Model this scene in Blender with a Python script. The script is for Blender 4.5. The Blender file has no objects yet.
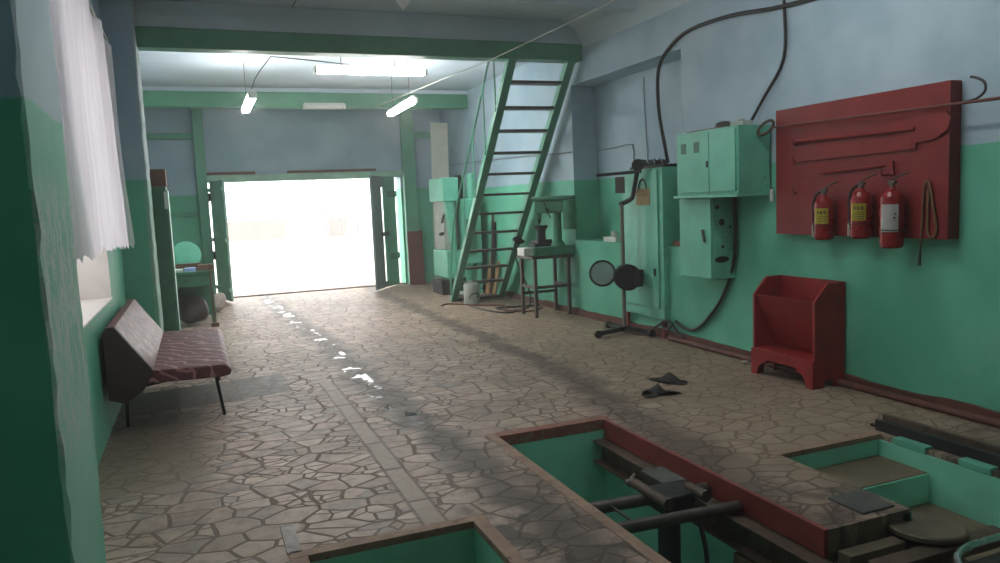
import bpy, bmesh, math, random
from mathutils import Vector, Matrix
rnd = random.Random(7)
S = bpy.context.scene
C = S.collection

# ------------------------------------------------------------------ helpers
def lin(c):
    return tuple(((v/255)/12.92 if v/255 <= .04045 else ((v/255+.055)/1.055)**2.4) for v in c) + (1.0,)

class NT:
    def __init__(self, name):
        self.m = bpy.data.materials.new(name); self.m.use_nodes = True
        self.t = self.m.node_tree; self.t.nodes.clear()
        self.out = self.t.nodes.new('ShaderNodeOutputMaterial')
    def n(self, typ, **kw):
        nd = self.t.nodes.new(typ)
        for k, v in kw.items(): setattr(nd, k, v)
        return nd
    def l(self, a, b): self.t.links.new(a, b)
    def val(self, sock, v):
        if hasattr(v, 'is_linked') or hasattr(v, 'links'): self.l(v, sock)
        else: sock.default_value = v
    def math(self, op, a, b=None, c=None, clamp=False):
        nd = self.n('ShaderNodeMath', operation=op); nd.use_clamp = clamp
        self.val(nd.inputs[0], a)
        if b is not None: self.val(nd.inputs[1], b)
        if c is not None: self.val(nd.inputs[2], c)
        return nd.outputs[0]
    def mix(self, f, a, b, mode='MIX'):
        nd = self.n('ShaderNodeMix', data_type='RGBA', blend_type=mode)
        self.val(nd.inputs[0], f); self.val(nd.inputs[6], a); self.val(nd.inputs[7], b)
        return nd.outputs[2]
    def ramp(self, v, a, b, lo=0., hi=1., smooth=True):
        nd = self.n('ShaderNodeMapRange'); nd.interpolation_type = 'SMOOTHSTEP' if smooth else 'LINEAR'
        self.val(nd.inputs[0], v); self.val(nd.inputs[1], a); self.val(nd.inputs[2], b)
        self.val(nd.inputs[3], lo); self.val(nd.inputs[4], hi)
        return nd.outputs[0]
    def noise(self, vec, scale, detail=3., rough=.55):
        nd = self.n('ShaderNodeTexNoise'); self.l(vec, nd.inputs['Vector'])
        nd.inputs['Scale'].default_value = scale; nd.inputs['Detail'].default_value = detail
        nd.inputs['Roughness'].default_value = rough
        return nd.outputs[0]
    def obj(self):
        return self.n('ShaderNodeTexCoord').outputs['Object']
    def scaled(self, vec, s):
        nd = self.n('ShaderNodeMapping'); self.l(vec, nd.inputs[0]); nd.inputs[3].default_value = s
        return nd.outputs[0]
    def bsdf(self, col, rough=.5, metal=0., bump=None, bstr=.2, bdist=.01, spec=.5):
        b = self.n('ShaderNodeBsdfPrincipled')
        self.val(b.inputs['Base Color'], col); self.val(b.inputs['Roughness'], rough)
        self.val(b.inputs['Metallic'], metal); self.val(b.inputs['Specular IOR Level'], spec)
        if bump is not None:
            bp = self.n('ShaderNodeBump'); bp.inputs['Strength'].default_value = bstr
            bp.inputs['Distance'].default_value = bdist
            self.l(bump, bp.inputs['Height']); self.l(bp.outputs[0], b.inputs['Normal'])
        self.l(b.outputs[0], self.out.inputs[0])
        return b

def paint(name, rgb, rough=.5, metal=0., var=.18, scale=6., wear=None, wear_amt=.0, bump=.1, spec=.4):
    """Painted / worn surface: brightness mottling plus optional chips of another colour."""
    t = NT(name); p = t.obj()
    a = t.noise(p, scale, 4.)
    dark = tuple(c*(1-var) for c in lin(rgb)[:3]) + (1.,)
    light = tuple(min(1, c*(1+var)) for c in lin(rgb)[:3]) + (1.,)
    col = t.mix(t.ramp(a, .3, .7), dark, light)
    if wear is not None:
        w = t.noise(p, scale*2.3, 6., .7)
        col = t.mix(t.ramp(w, .66-wear_amt, .70-wear_amt), col, lin(wear))
    r = t.ramp(t.noise(p, scale*3, 2.), .3, .7, max(.05, rough-.08), min(1, rough+.08))
    t.bsdf(col, r, metal, a, bump, .01, spec)
    return t.m

class MB:
    def __init__(self): self.bm = bmesh.new()
    def _merge(self, b):
        me = bpy.data.meshes.new('tmp'); b.to_mesh(me); b.free()
        self.bm.from_mesh(me); bpy.data.meshes.remove(me); return self
    def box(self, x0, x1, y0, y1, z0, z1, bev=0., seg=2):
        b = bmesh.new(); bmesh.ops.create_cube(b, size=1)
        for v in b.verts:
            v.co = Vector(((x0+x1)/2+v.co.x*(x1-x0), (y0+y1)/2+v.co.y*(y1-y0), (z0+z1)/2+v.co.z*(z1-z0)))
        if bev > 0: bmesh.ops.bevel(b, geom=b.edges[:], offset=bev, segments=seg, affect='EDGES', profile=.5)
        return self._merge(b)
    def bar(self, p, q, w, h, up=(0, 0, 1), bev=0.):
        """box from p to q, w wide (sideways), h high (along up)"""
        p, q = Vector(p), Vector(q); d = q-p; L = d.length; d.normalize()
        u = Vector(up); s = d.cross(u).normalized(); u = s.cross(d).normalized()
        b = bmesh.new(); bmesh.ops.create_cube(b, size=1)
        for v in b.verts:
            v.co = p + d*((v.co.x+.5)*L) + s*(v.co.y*w) + u*(v.co.z*h)
        bmesh.ops.recalc_face_normals(b, faces=b.faces[:])
        if bev > 0: bmesh.ops.bevel(b, geom=b.edges[:], offset=bev, segments=2, affect='EDGES', profile=.5)
        return self._merge(b)
    def cyl(self, p, q, r, r2=None, n=20):
        p, q = Vector(p), Vector(q); d = q-p
        b = bmesh.new()
        bmesh.ops.create_cone(b, cap_ends=True, segments=n, radius1=r, radius2=r if r2 is None else r2, depth=d.length)
        M = Matrix.Translation((p+q)/2) @ d.to_track_quat('Z', 'Y').to_matrix().to_4x4()
        bmesh.ops.transform(b, matrix=M, verts=b.verts[:])
        return self._merge(b)
    def tube(self, pts, r, n=8, closed=False, smooth=4):
        pts = [Vector(p) for p in pts]
        if smooth and len(pts) > 2:
            out = []; N = len(pts)
            rng = range(N if closed else N-1)
            for i in rng:
                g = lambda k: pts[k % N] if closed else pts[max(0, min(N-1, k))]
                p0, p1, p2, p3 = g(i-1), g(i), g(i+1), g(i+2)
                for k in range(smooth):
                    t = k/smooth
                    out.append(.5*((2*p1)+(p2-p0)*t+(2*p0-5*p1+4*p2-p3)*t*t+(3*p1-p0-3*p2+p3)*t**3))
            if not closed: out.append(pts[-1])
            pts = out
        b = bmesh.new(); rings = []; N = len(pts); prev = None
        for i, p in enumerate(pts):
            a = pts[(i-1) % N] if closed else pts[max(0, i-1)]
            c = pts[(i+1) % N] if closed else pts[min(N-1, i+1)]
            d = (c-a).normalized()
            if prev is None:
                s = d.cross(Vector((0, 0, 1)))
                if s.length < .05: s = d.cross(Vector((1, 0, 0)))
            else: s = prev - d*prev.dot(d)
            s.normalize(); prev = s; u = s.cross(d)
            rr = r[i*len(r)//N] if isinstance(r, (list, tuple)) else r
            rings.append([b.verts.new(p+(s*math.cos(2*math.pi*k/n)+u*math.sin(2*math.pi*k/n))*rr) for k in range(n)])
        for i in range(N if closed else N-1):
            A, B = rings[i], rings[(i+1) % N]
            for k in range(n): b.faces.new((A[k], A[(k+1) % n], B[(k+1) % n], B[k]))
        if not closed: b.faces.new(rings[0][::-1]); b.faces.new(rings[-1])
        bmesh.ops.recalc_face_normals(b, faces=b.faces[:])
        return self._merge(b)
    def prism(self, poly, axis, lo, hi, bev=0.):
        """polygon in the two other axes (order x,y,z without axis), extruded lo..hi along axis"""
        b = bmesh.new()
        def mk(u, v, w): return {'x': (w, u, v), 'y': (u, w, v), 'z': (u, v, w)}[axis]
        A = [b.verts.new(mk(u, v, lo)) for u, v in poly]; B = [b.verts.new(mk(u, v, hi)) for u, v in poly]
        n = len(poly); b.faces.new(A); b.faces.new(B[::-1])
        for i in range(n): b.faces.new((A[i], A[(i+1) % n], B[(i+1) % n], B[i]))
        bmesh.ops.recalc_face_normals(b, faces=b.faces[:])
        if bev > 0: bmesh.ops.bevel(b, geom=b.edges[:], offset=bev, segments=2, affect='EDGES', profile=.5)
        return self._merge(b)
    def lathe(self, prof, c, d=(0, 0, 1), n=24):
        b = bmesh.new(); rings = []
        for r, z in prof:
            rings.append([b.verts.new((max(r, 1e-4)*math.cos(2*math.pi*k/n), max(r, 1e-4)*math.sin(2*math.pi*k/n), z)) for k in range(n)])
        for A, B in zip(rings, rings[1:]):
            for k in range(n): b.faces.new((A[k], A[(k+1) % n], B[(k+1) % n], B[k]))
        b.faces.new(rings[0][::-1]); b.faces.new(rings[-1])
        bmesh.ops.recalc_face_normals(b, faces=b.faces[:])
        M = Matrix.Translation(Vector(c)) @ Vector(d).to_track_quat('Z', 'Y').to_matrix().to_4x4()
        bmesh.ops.transform(b, matrix=M, verts=b.verts[:])
        return self._merge(b)
    def blob(self, c, r, seed=0, amp=.15, sub=3, flat=None):
        b = bmesh.new(); bmesh.ops.create_icosphere(b, subdivisions=sub, radius=1)
        q = random.Random(seed); ks = [(Vector((q.uniform(-3, 3), q.uniform(-3, 3), q.uniform(-3, 3))), q.uniform(0, 6)) for _ in range(6)]
        for v in b.verts:
            f = 1+amp*sum(math.sin(k.dot(v.co)+ph) for k, ph in ks)/2
            co = Vector((v.co.x*r[0]*f, v.co.y*r[1]*f, v.co.z*r[2]*f))+Vector(c)
            if flat is not None and co.z < flat: co.z = flat
            v.co = co
        return self._merge(b)
    def sheet(self, fn, nu, nv, th=0.):
        b = bmesh.new(); g = [[b.verts.new(fn(i/nu, j/nv)) for j in range(nv+1)] for i in range(nu+1)]
        for i in range(nu):
            for j in range(nv): b.faces.new((g[i][j], g[i+1][j], g[i+1][j+1], g[i][j+1]))
        if th:
            bmesh.ops.solidify(b, geom=b.faces[:], thickness=th)
        bmesh.ops.recalc_face_normals(b, faces=b.faces[:])
        return self._merge(b)

def finish(name, mb, mat, ang=20):
    bm = mb.bm
    for f in bm.faces: f.smooth = True
    for e in bm.edges:
        if len(e.link_faces) == 2 and e.calc_face_angle(0) > math.radians(ang): e.smooth = False
    me = bpy.data.meshes.new(name); bm.to_mesh(me); bm.free(); me.materials.append(mat)
    o = bpy.data.objects.new(name, me); C.objects.link(o)
    return o
def struct(name, mb, mat):
    o = finish(name, mb, mat); o['kind'] = 'structure'; return o
def tag(o, label, cat, group=None):
    o['label'] = label; o['category'] = cat
    if group: o['group'] = group
    return o
def thing(name, label, cat, loc, group=None):
    o = bpy.data.objects.new(name, None); C.objects.link(o); o.location = loc; o.empty_display_size = .1
    return tag(o, label, cat, group)
def wpos(o):
    p = Vector(o.location)
    while o.parent: o = o.parent; p += Vector(o.location)
    return p
def part(name, root, mb, mat, label=None):
    """mesh authored in world space, hung under root"""
    w = wpos(root)
    for v in mb.bm.verts: v.co -= w
    o = finish(name, mb, mat); o.parent = root
    if label: o['label'] = label
    return o
def solo(name, mb, mat, label, cat, group=None):
    """a thing of one mesh, origin at its base"""
    vs = mb.bm.verts
    xs = [v.co.x for v in vs]; ys = [v.co.y for v in vs]; zs = [v.co.z for v in vs]
    c = Vector(((min(xs)+max(xs))/2, (min(ys)+max(ys))/2, min(zs)))
    for v in vs: v.co -= c
    o = finish(name, mb, mat); o.location = c
    return tag(o, label, cat, group)

# ------------------------------------------------------------------ camera
HC = 1.65; F = 758.0
yaw, pit, rol = (math.radians(a) for a in (21.635, 6.068, 2.459))
f = Vector((math.sin(yaw)*math.cos(pit), math.cos(yaw)*math.cos(pit), -math.sin(pit)))
r = Vector((math.cos(yaw), -math.sin(yaw), 0)); d = f.cross(r)
cr, sr = math.cos(rol), math.sin(rol)
R, D = cr*r+sr*d, -sr*r+cr*d
cam = bpy.data.cameras.new('camera'); co = bpy.data.objects.new('camera', cam); C.objects.link(co)
M = Matrix((R, -D, -f)).transposed().to_4x4(); M.translation = (0, 0, HC); co.matrix_world = M
cam.sensor_width = 36; cam.sensor_fit = 'HORIZONTAL'; cam.lens = F/1000*36; cam.clip_start = .05; cam.clip_end = 300
S.camera = co

# ------------------------------------------------------------------ materials
def wall_mat(name, split, worn=False):
    t = NT(name); p = t.obj()
    sx = t.n('ShaderNodeSeparateXYZ'); t.l(p, sx.inputs[0])
    n1 = t.noise(p, 1.3, 4.); n2 = t.noise(p, 9., 5., .65); n3 = t.noise(p, 3., 2.)
    z = t.math('ADD', sx.outputs[2], t.math('MULTIPLY', t.math('SUBTRACT', n3, .5), .05))
    f_ = t.ramp(z, split-.008, split+.008)
    green = t.mix(t.ramp(n1, .35, .68), lin((90, 172, 142)), lin((110, 190, 162)))
    green = t.mix(t.ramp(n2, .64, .74), green, lin((124, 184, 160)))
    blue = t.mix(t.ramp(n1, .35, .68), lin((150, 174, 188)), lin((172, 192, 203)))
    blue = t.mix(t.ramp(n2, .64, .78), blue, lin((178, 196, 203)))
    col = t.mix(f_, green, blue)
    # scuffed plaster patches low on the wall
    sc = t.math('MULTIPLY', t.ramp(t.noise(p, 2.2, 6., .7), .60, .72), t.ramp(sx.outputs[2], .9, .3))
    col = t.mix(t.math('MULTIPLY', sc, .45), col, lin((150, 190, 170)))
    if worn:
        st = t.math('ADD', t.math('MULTIPLY', t.noise(t.scaled(p, (9, 9, 2.5)), 3., 4., .6), .55), t.math('MULTIPLY', t.noise(p, 60., 4., .7), .45))
        band = t.math('MULTIPLY', t.ramp(sx.outputs[2], .55, 1.0), t.ramp(sx.outputs[2], 2.0, 1.6))
        m = t.math('MULTIPLY', t.math('MULTIPLY', t.ramp(st, .455, .53), band), t.ramp(sx.outputs[0], -.476, -.468))
        edge = t.math('MULTIPLY', t.ramp(sx.outputs[0], -.445, -.425), t.ramp(n2, .40, .48))
        m = t.math('MAXIMUM', m, t.math('MULTIPLY', t.ramp(sx.outputs[0], -.476, -.468), t.ramp(n1, .3, .7, .22, .42)))
        m = t.math('MAXIMUM', t.math('MULTIPLY', m, .85), t.math('MULTIPLY', edge, .8))
        col = t.mix(m, col, lin((184, 192, 184)))
    t.bsdf(col, .75 if worn else .55, 0, n2, .18, .01, .15 if worn else .3)
    return t.m
M_wall = wall_mat('two_tone_wall', 1.9)
M_wallL = wall_mat('two_tone_wall_left', 2.03)
M_pil = wall_mat('two_tone_pillar', 2.03, True)
M_far = wall_mat('two_tone_wall_far', 2.0)
M_ceil = paint('ceiling_whitewash', (186, 200, 208), .8, var=.08, scale=1.2)
M_beam = paint('beam_green', (86, 146, 118), .45, var=.12, scale=3)
M_post = paint('post_green', (92, 158, 132), .45, var=.12, scale=3)
M_mint = paint('mint_enamel', (110, 190, 164), .38, var=.10, scale=4)
M_mint2 = paint('mint_enamel_worn', (104, 182, 156), .42, var=.14, scale=5, wear=(60, 90, 78), wear_amt=.04)
M_drill = paint('drill_green', (72, 128, 104), .42, var=.14, scale=6)
M_dkgreen = paint('dark_green_paint', (66, 116, 94), .45, var=.15, scale=5)
M_red = paint('fire_red_paint', (124, 34, 34), .5, var=.14, scale=5)
M_redbox = paint('sand_box_red', (144, 34, 34), .45, var=.16, scale=7, wear=(100, 40, 36), wear_amt=.06)
M_extred = paint('extinguisher_red', (138, 28, 30), .28, var=.08, scale=8)
M_curb = paint('worn_red_curb', (140, 84, 70), .65, var=.2, scale=7, wear=(135, 118, 100), wear_amt=.12)
M_curbgrey = paint('worn_concrete_curb', (150, 122, 104), .7, var=.18, scale=7, wear=(120, 86, 74), wear_amt=.08)
M_redcurb = paint('red_curb', (132, 56, 50), .5, var=.2, scale=6, wear=(96, 70, 58), wear_amt=.06)
M_base = paint('brick_red_baseboard', (102, 60, 48), .6, var=.25, scale=6, wear=(90, 60, 48), wear_amt=.1)
M_pitg = paint('pit_green', (136, 216, 188), .4, var=.12, scale=2.5)
M_tan = paint('tan_cement', (114, 101, 80), .75, var=.2, scale=4)
M_lid = paint('dusty_lid', (112, 100, 84), .6, .2, var=.2, scale=6)
M_mud = paint('dark_mud_floor', (96, 84, 68), .8, var=.25, scale=4)
M_steel = paint('oily_steel', (92, 86, 80), .42, .6, var=.25, scale=8)
M_rust = paint('rusty_rail', (92, 76, 64), .55, .3, var=.3, scale=9)
M_pole = paint('grey_pole', (124, 120, 112), .45, .2, var=.15, scale=9)
M_black = paint('black_iron', (42, 42, 42), .5, .2, var=.2, scale=8)
M_cable = paint('black_cable', (30, 32, 32), .5, var=.1)
M_cablegrey = paint('grey_cable', (120, 130, 134), .55, var=.1)
M_cablered = paint('red_cable', (104, 46, 40), .55, var=.1)
M_chrome = paint('bright_pipe', (190, 190, 186), .22, .9, var=.1)
M_white = paint('white_paint', (214, 214, 208), .5, var=.06)
M_offwhite = paint('grimy_white', (164, 168, 160), .55, var=.15)
M_board = paint('pale_chipboard', (186, 184, 172), .7, var=.08, scale=9)
M_wood = paint('raw_wood', (166, 128, 92), .65, var=.2, scale=9)
M_brown = paint('brown_box', (104, 72, 56), .6, var=.15)
M_brownred = paint('brown_red_panel', (104, 58, 50), .55, var=.15)
M_tread = paint('worn_tread', (84, 72, 68), .5, var=.2, scale=8)
M_card = paint('tan_card', (168, 146, 108), .7, var=.1, scale=9)
M_yellow = paint('yellow_label', (206, 200, 70), .5, var=.06)
M_lab = paint('white_label', (226, 226, 222), .5, var=.04)
M_ink = paint('label_ink', (60, 60, 62), .6, var=.05)
M_cloth = paint('grey_rag', (84, 84, 80), .85, var=.2, scale=9)
M_sack = paint('dusty_sack', (158, 144, 136), .9, var=.25, scale=9)
M_bluep = paint('blue_paper', (150, 170, 215), .6, var=.05)
M_rope = paint('rope_fibre', (120, 92, 66), .9, var=.2, scale=40)
M_glassd = paint('lens_glass', (150, 178, 170), .12, var=.05)
M_yard = paint('yard_concrete', (200, 196, 190), .9, var=.08, scale=.6)
M_brick = paint('yard_brick', (128, 72, 58), .9, var=.2, scale=2)
M_pink = paint('yard_frame', (98, 50, 48), .7, var=.1)

def mat_tube(LAMP):
    t = NT('lit_diffuser'); e = t.n('ShaderNodeEmission'); e.inputs[0].default_value = (1, .98, .96, 1); e.inputs[1].default_value = LAMP
    t.l(e.outputs[0], t.out.inputs[0]); return t.m
M_tube_fill = mat_tube(19.0); M_tube_far = mat_tube(42.0); M_tube_rear_fill = mat_tube(11.0); M_tube_mid = mat_tube(27.0)

def mat_curtain():
    t = NT('thin_curtain'); p = t.obj()
    n = t.noise(t.scaled(p, (1, 9, .5)), 3., 3.)
    c = t.mix(t.ramp(n, .3, .7), lin((226, 218, 224)), lin((238, 232, 236)))
    a = t.n('ShaderNodeBsdfDiffuse'); t.l(c, a.inputs[0])
    b = t.n('ShaderNodeBsdfTranslucent'); t.l(c, b.inputs[0])
    m = t.n('ShaderNodeMixShader'); m.inputs[0].default_value = .5
    t.l(a.outputs[0], m.inputs[1]); t.l(b.outputs[0], m.inputs[2]); t.l(m.outputs[0], t.out.inputs[0])
    return t.m
M_curtain = mat_curtain()
def mat_glass():
    t = NT('window_glass')
    a = t.n('ShaderNodeBsdfTransparent'); a.inputs[0].default_value = (.58, .59, .60, 1)
    g = t.n('ShaderNodeBsdfGlossy'); g.inputs['Roughness'].default_value = .05
    m = t.n('ShaderNodeMixShader'); m.inputs[0].default_value = .06
    t.l(a.outputs[0], m.inputs[1]); t.l(g.outputs[0], m.inputs[2]); t.l(m.outputs[0], t.out.inputs[0])
    return t.m
M_glass = mat_glass()

def mat_fabric():
    t = NT('burgundy_fabric'); p = t.obj()
    w = t.n('ShaderNodeTexWave'); w.wave_type = 'BANDS'; w.bands_direction = 'DIAGONAL'
    t.l(p, w.inputs[0]); w.inputs['Scale'].default_value = 3.4; w.inputs['Distortion'].default_value = 7.
    w.inputs['Detail'].default_value = 2.; w.inputs['Detail Scale'].default_value = 1.6
    n = t.noise(p, 30., 3.)
    col = t.mix(t.ramp(n, .3, .7), lin((76, 38, 44)), lin((104, 52, 58)))
    col = t.mix(t.math('MULTIPLY', t.ramp(w.outputs[1], .80, .95), .6), col, lin((186, 140, 138)))
    b = t.bsdf(col, .55, 0, n, .15, .004, .4)
    return t.m
M_fabric = mat_fabric()
M_fabdk = paint('dark_vinyl', (58, 44, 44), .6, var=.2, scale=9)
M_backf = paint('worn_back_fabric', (92, 46, 44), .5, var=.45, scale=7)

def mat_floor():
    t = NT('broken_stone_paving'); p = t.obj()
    s = t.n('ShaderNodeSeparateXYZ'); t.l(p, s.inputs[0]); X, Y = s.outputs[0], s.outputs[1]
    w = t.n('ShaderNodeTexNoise'); t.l(p, w.inputs['Vector']); w.inputs['Scale'].default_value = 2.0; w.inputs['Detail'].default_value = 2.
    vsub = t.n('ShaderNodeVectorMath', operation='SUBTRACT'); t.l(w.outputs['Color'], vsub.inputs[0]); vsub.inputs[1].default_value = (.5, .5, .5)
    vsc = t.n('ShaderNodeVectorMath', operation='MULTIPLY'); t.l(vsub.outputs[0], vsc.inputs[0]); vsc.inputs[1].default_value = (.10, .10, 0)
    add = t.n('ShaderNodeVectorMath', operation='ADD'); t.l(p, add.inputs[0]); t.l(vsc.outputs[0], add.inputs[1])
    vec = t.scaled(add.outputs[0], (.92, 1.30, 1.))
    SC = 5.0
    def vor(v, sc, feat):
        nd = t.n('ShaderNodeTexVoronoi', voronoi_dimensions='2D', feature=feat); t.l(v, nd.inputs['Vector'])
        nd.inputs['Scale'].default_value = sc; return nd
    ve, vc = vor(vec, SC, 'DISTANCE_TO_EDGE'), vor(vec, SC, 'F1')
    ve2, vc2 = vor(vec, SC*1.55, 'DISTANCE_TO_EDGE'), vor(vec, SC*1.55, 'F1')
    n1 = t.noise(p, 14., 5., .65); n2 = t.noise(p, 1.1, 4.); n3 = t.noise(p, 45., 3.); nl = t.noise(p, 2.6, 2.)
    cs = t.n('ShaderNodeSeparateColor'); t.l(vc.outputs['Color'], cs.inputs[0])
    c2 = t.n('ShaderNodeSeparateColor'); t.l(vc2.outputs['Color'], c2.inputs[0])
    # some of the big stones are broken into shards
    brk = t.math('GREATER_THAN', cs.outputs[2], .66)
    de2 = t.math('ADD', t.math('MULTIPLY', ve2.outputs[0], .9), t.math('SUBTRACT', 1., brk))
    de = t.math('MINIMUM', ve.outputs[0], de2)
    de = t.math('ADD', de, t.math('MULTIPLY', t.math('SUBTRACT', n1, .5), .07))
    thr = t.ramp(nl, .3, .7, .02, .055)
    stone_m = t.ramp(t.math('SUBTRACT', de, thr), 0., .03)
    tone = t.math('ADD', t.math('MULTIPLY', cs.outputs[0], .6), t.math('MULTIPLY', t.math('MULTIPLY', c2.outputs[0], brk), .4))
    stone = t.mix(tone, lin((152, 129, 113)), lin((203, 178, 161)))
    stone = t.mix(t.math('MULTIPLY', t.ramp(cs.outputs[1], .72, .9), .6), stone, lin((172, 144, 126)))
    stone = t.mix(t.math('MULTIPLY', t.ramp(c2.outputs[2], .75, .9), .5), stone, lin((130, 124, 120)))
    stone = t.mix(t.math('MULTIPLY', t.ramp(n1, .42, .75), .45), stone, lin((108, 92, 82)))
    grout = t.mix(n1, lin((100, 83, 71)), lin((128, 109, 96)))
    # dusty right-hand side: joints filled with dirt
    dust = t.ramp(t.math('ADD', X, t.math('MULTIPLY', t.math('SUBTRACT', n2, .5), 1.6)), 2.2, 3.9)
    grout = t.mix(t.math('MULTIPLY', dust, .70), grout, lin((130, 112, 92)))
    stone = t.mix(t.math('MULTIPLY', dust, .62), stone, lin((142, 124, 102)))
    col = t.mix(stone_m, grout, stone); h = stone_m
    # straight row of dressed slabs
    bx = t.math('MULTIPLY', t.ramp(X, .955, .975), t.ramp(X, 1.12, 1.10))
    bx = t.math('MULTIPLY', bx, t.ramp(Y, 7.25, 7.2))
    fy = t.math('FRACT', t.math('MULTIPLY', Y, 1.75))
    slab_in = t.math('MULTIPLY', t.math('MULTIPLY', t.ramp(X, .975, .99), t.ramp(X, 1.10, 1.085)),
                     t.math('MULTIPLY', t.ramp(fy, .015, .04), t.ramp(fy, .985, .96)))
    slab = t.mix(slab_in, grout, t.mix(n1, lin((148, 130, 116)), lin((170, 152, 136))))
    col = t.mix(bx, col, slab); h = t.mix(bx, h, slab_in)
    # cement repair patch in front of the bench
    wob = t.math('MULTIPLY', t.math('SUBTRACT', t.noise(p, 5., 3.), .5), .12)
    px_ = t.math('ADD', X, wob); py_ = t.math('ADD', t.math('SUBTRACT', Y, t.math('MULTIPLY', X, .12)), wob)
    pm = t.math('MULTIPLY', t.ramp(px_, .72, .69), t.math('MULTIPLY', t.ramp(py_, 6.93, 6.96), t.ramp(py_, 7.82, 7.79)))
    pm = t.math('MULTIPLY', pm, t.ramp(X, -.75, -.7))
    col = t.mix(pm, col, t.mix(n1, lin((98, 90, 82)), lin((120, 110, 100)))); h = t.mix(pm, h, (.6, .6, .6, 1))
    # bare cement along the left wall close to the camera
    cm = t.math('MULTIPLY', t.ramp(t.math('ADD', X, t.math('MULTIPLY', wob, 2.)), .05, -.15), t.ramp(Y, 6.95, 6.7))
    cm = t.math('MULTIPLY', cm, t.ramp(Y, 4.4, 5.2))
    col = t.mix(t.math('MULTIPLY', cm, .8), col, t.mix(n1, lin((104, 92, 78)), lin((126, 112, 96))))
    h = t.mix(cm, h, (.7, .7, .7, 1))
    # grime of the two wheel tracks
    xl = t.ramp(Y, 3.2, 6.7, 1.60, 1.39, False)
    xl2 = t.math('SUBTRACT', xl, t.ramp(Y, 9., 14., 0., .22, False))
    nw = t.math('MULTIPLY', t.math('SUBTRACT', t.noise(p, 3.5, 4., .6), .5), .55)
    dl = t.math('ADD', t.math('ABSOLUTE', t.math('SUBTRACT', X, xl2)), nw)
    tl = t.ramp(dl, .26, .04)
    xr = t.ramp(Y, 2.6, 6.6, 2.62, 3.18, False)
    dr = t.math('ADD', t.math('ABSOLUTE', t.math('SUBTRACT', X, xr)), nw)
    tr = t.ramp(dr, t.ramp(Y, 4., 7.5, .34, .2), .05)
    nd_ = t.noise(p, 4.2, 5., .6)
    # oily dirt between the pits
    da = t.math('MULTIPLY', t.ramp(t.math('ADD', Y, t.math('MULTIPLY', nw, 2.)), 4.7, 3.6), t.math('MULTIPLY', t.ramp(X, 1.1, 1.3), t.ramp(X, 1.95, 1.8)))
    db = t.math('MULTIPLY', t.ramp(t.math('ADD', Y, t.math('MULTIPLY', nw, 2.)), 3.7, 2.9), t.ramp(X, 2.6, 2.8))
    gm = t.math('MAXIMUM', t.math('MAXIMUM', t.math('MULTIPLY', tl, .85), t.math('MULTIPLY', tr, .72)),
                t.math('MAXIMUM', t.math('MULTIPLY', da, t.ramp(nd_, .44, .58, .12, .9)), t.math('MULTIPLY', db, t.ramp(nd_, .42, .56, .2, .85))))
    col = t.mix(gm, col, t.mix(n1, lin((58, 48, 42)), lin((88, 74, 64))))
    # broad stains
    col = t.mix(t.math('MULTIPLY', t.ramp(n2, .52, .72), .3), col, lin((92, 78, 66)))
    # standing water in the left track
    pn = t.noise(t.scaled(p, (2.6, 2.0, 1)), 2.3, 3., .5)
    pud = t.math('MULTIPLY', t.ramp(pn, .55, .60), t.ramp(t.math('ABSOLUTE', t.math('SUBTRACT', X, t.math('SUBTRACT', xl2, .02))), .11, .07))
    pud = t.math('MULTIPLY', pud, t.ramp(Y, 5.3, 5.6))
    col = t.mix(t.math('MULTIPLY', pud, .6), col, lin((70, 62, 56)))
    rough = t.math('ADD', t.ramp(n1, .3, .7, .42, .62), t.math('MULTIPLY', t.math('SUBTRACT', 1., stone_m), .2))
    rough = t.math('ADD', rough, t.math('MULTIPLY', dust, .22))
    rough = t.mix(pud, rough, (.10, .10, .10, 1))
    hh = t.math('ADD', t.math('MULTIPLY', h, .8), t.math('MULTIPLY', n1, .5))
    hh = t.math('ADD', hh, t.math('MULTIPLY', n3, .08))
    hh = t.math('MULTIPLY', hh, t.math('SUBTRACT', 1., pud))
    t.bsdf(col, rough, 0, hh, .4, .010, .42)
    return t.m
M_floor = mat_floor()

# ------------------------------------------------------------------ setting
XW, XL, YG, YB = 4.94, -.73, 15.5, -4.0
# floor with three pits (A long inspection pit, B left pit, C shallow right pit)
A = (1.845, 2.72, 4.86); Bp = (.36, 1.23, 3.60); Cp = (3.27, 4.10, 3.64)
AN = 1.0                                             # the pits run on under the camera as far as this
fl = MB()
def slab(x0, x1, y0, y1): fl.box(x0, x1, y0, y1, -.3, 0)
slab(-1.3, 5.4, A[2], YG+.5)
slab(-1.3, A[0], Bp[2], A[2]); slab(A[1], 5.4, Cp[2], A[2])
slab(-1.3, Bp[0], AN, Bp[2]); slab(Bp[1], A[0], AN, Bp[2])
slab(A[1], Cp[0], 2.70, Cp[2]); slab(Cp[1], 5.4, AN, Cp[2])
slab(-1.3, 5.4, YB-.4, AN)
struct('floor', fl, M_floor)

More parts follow.
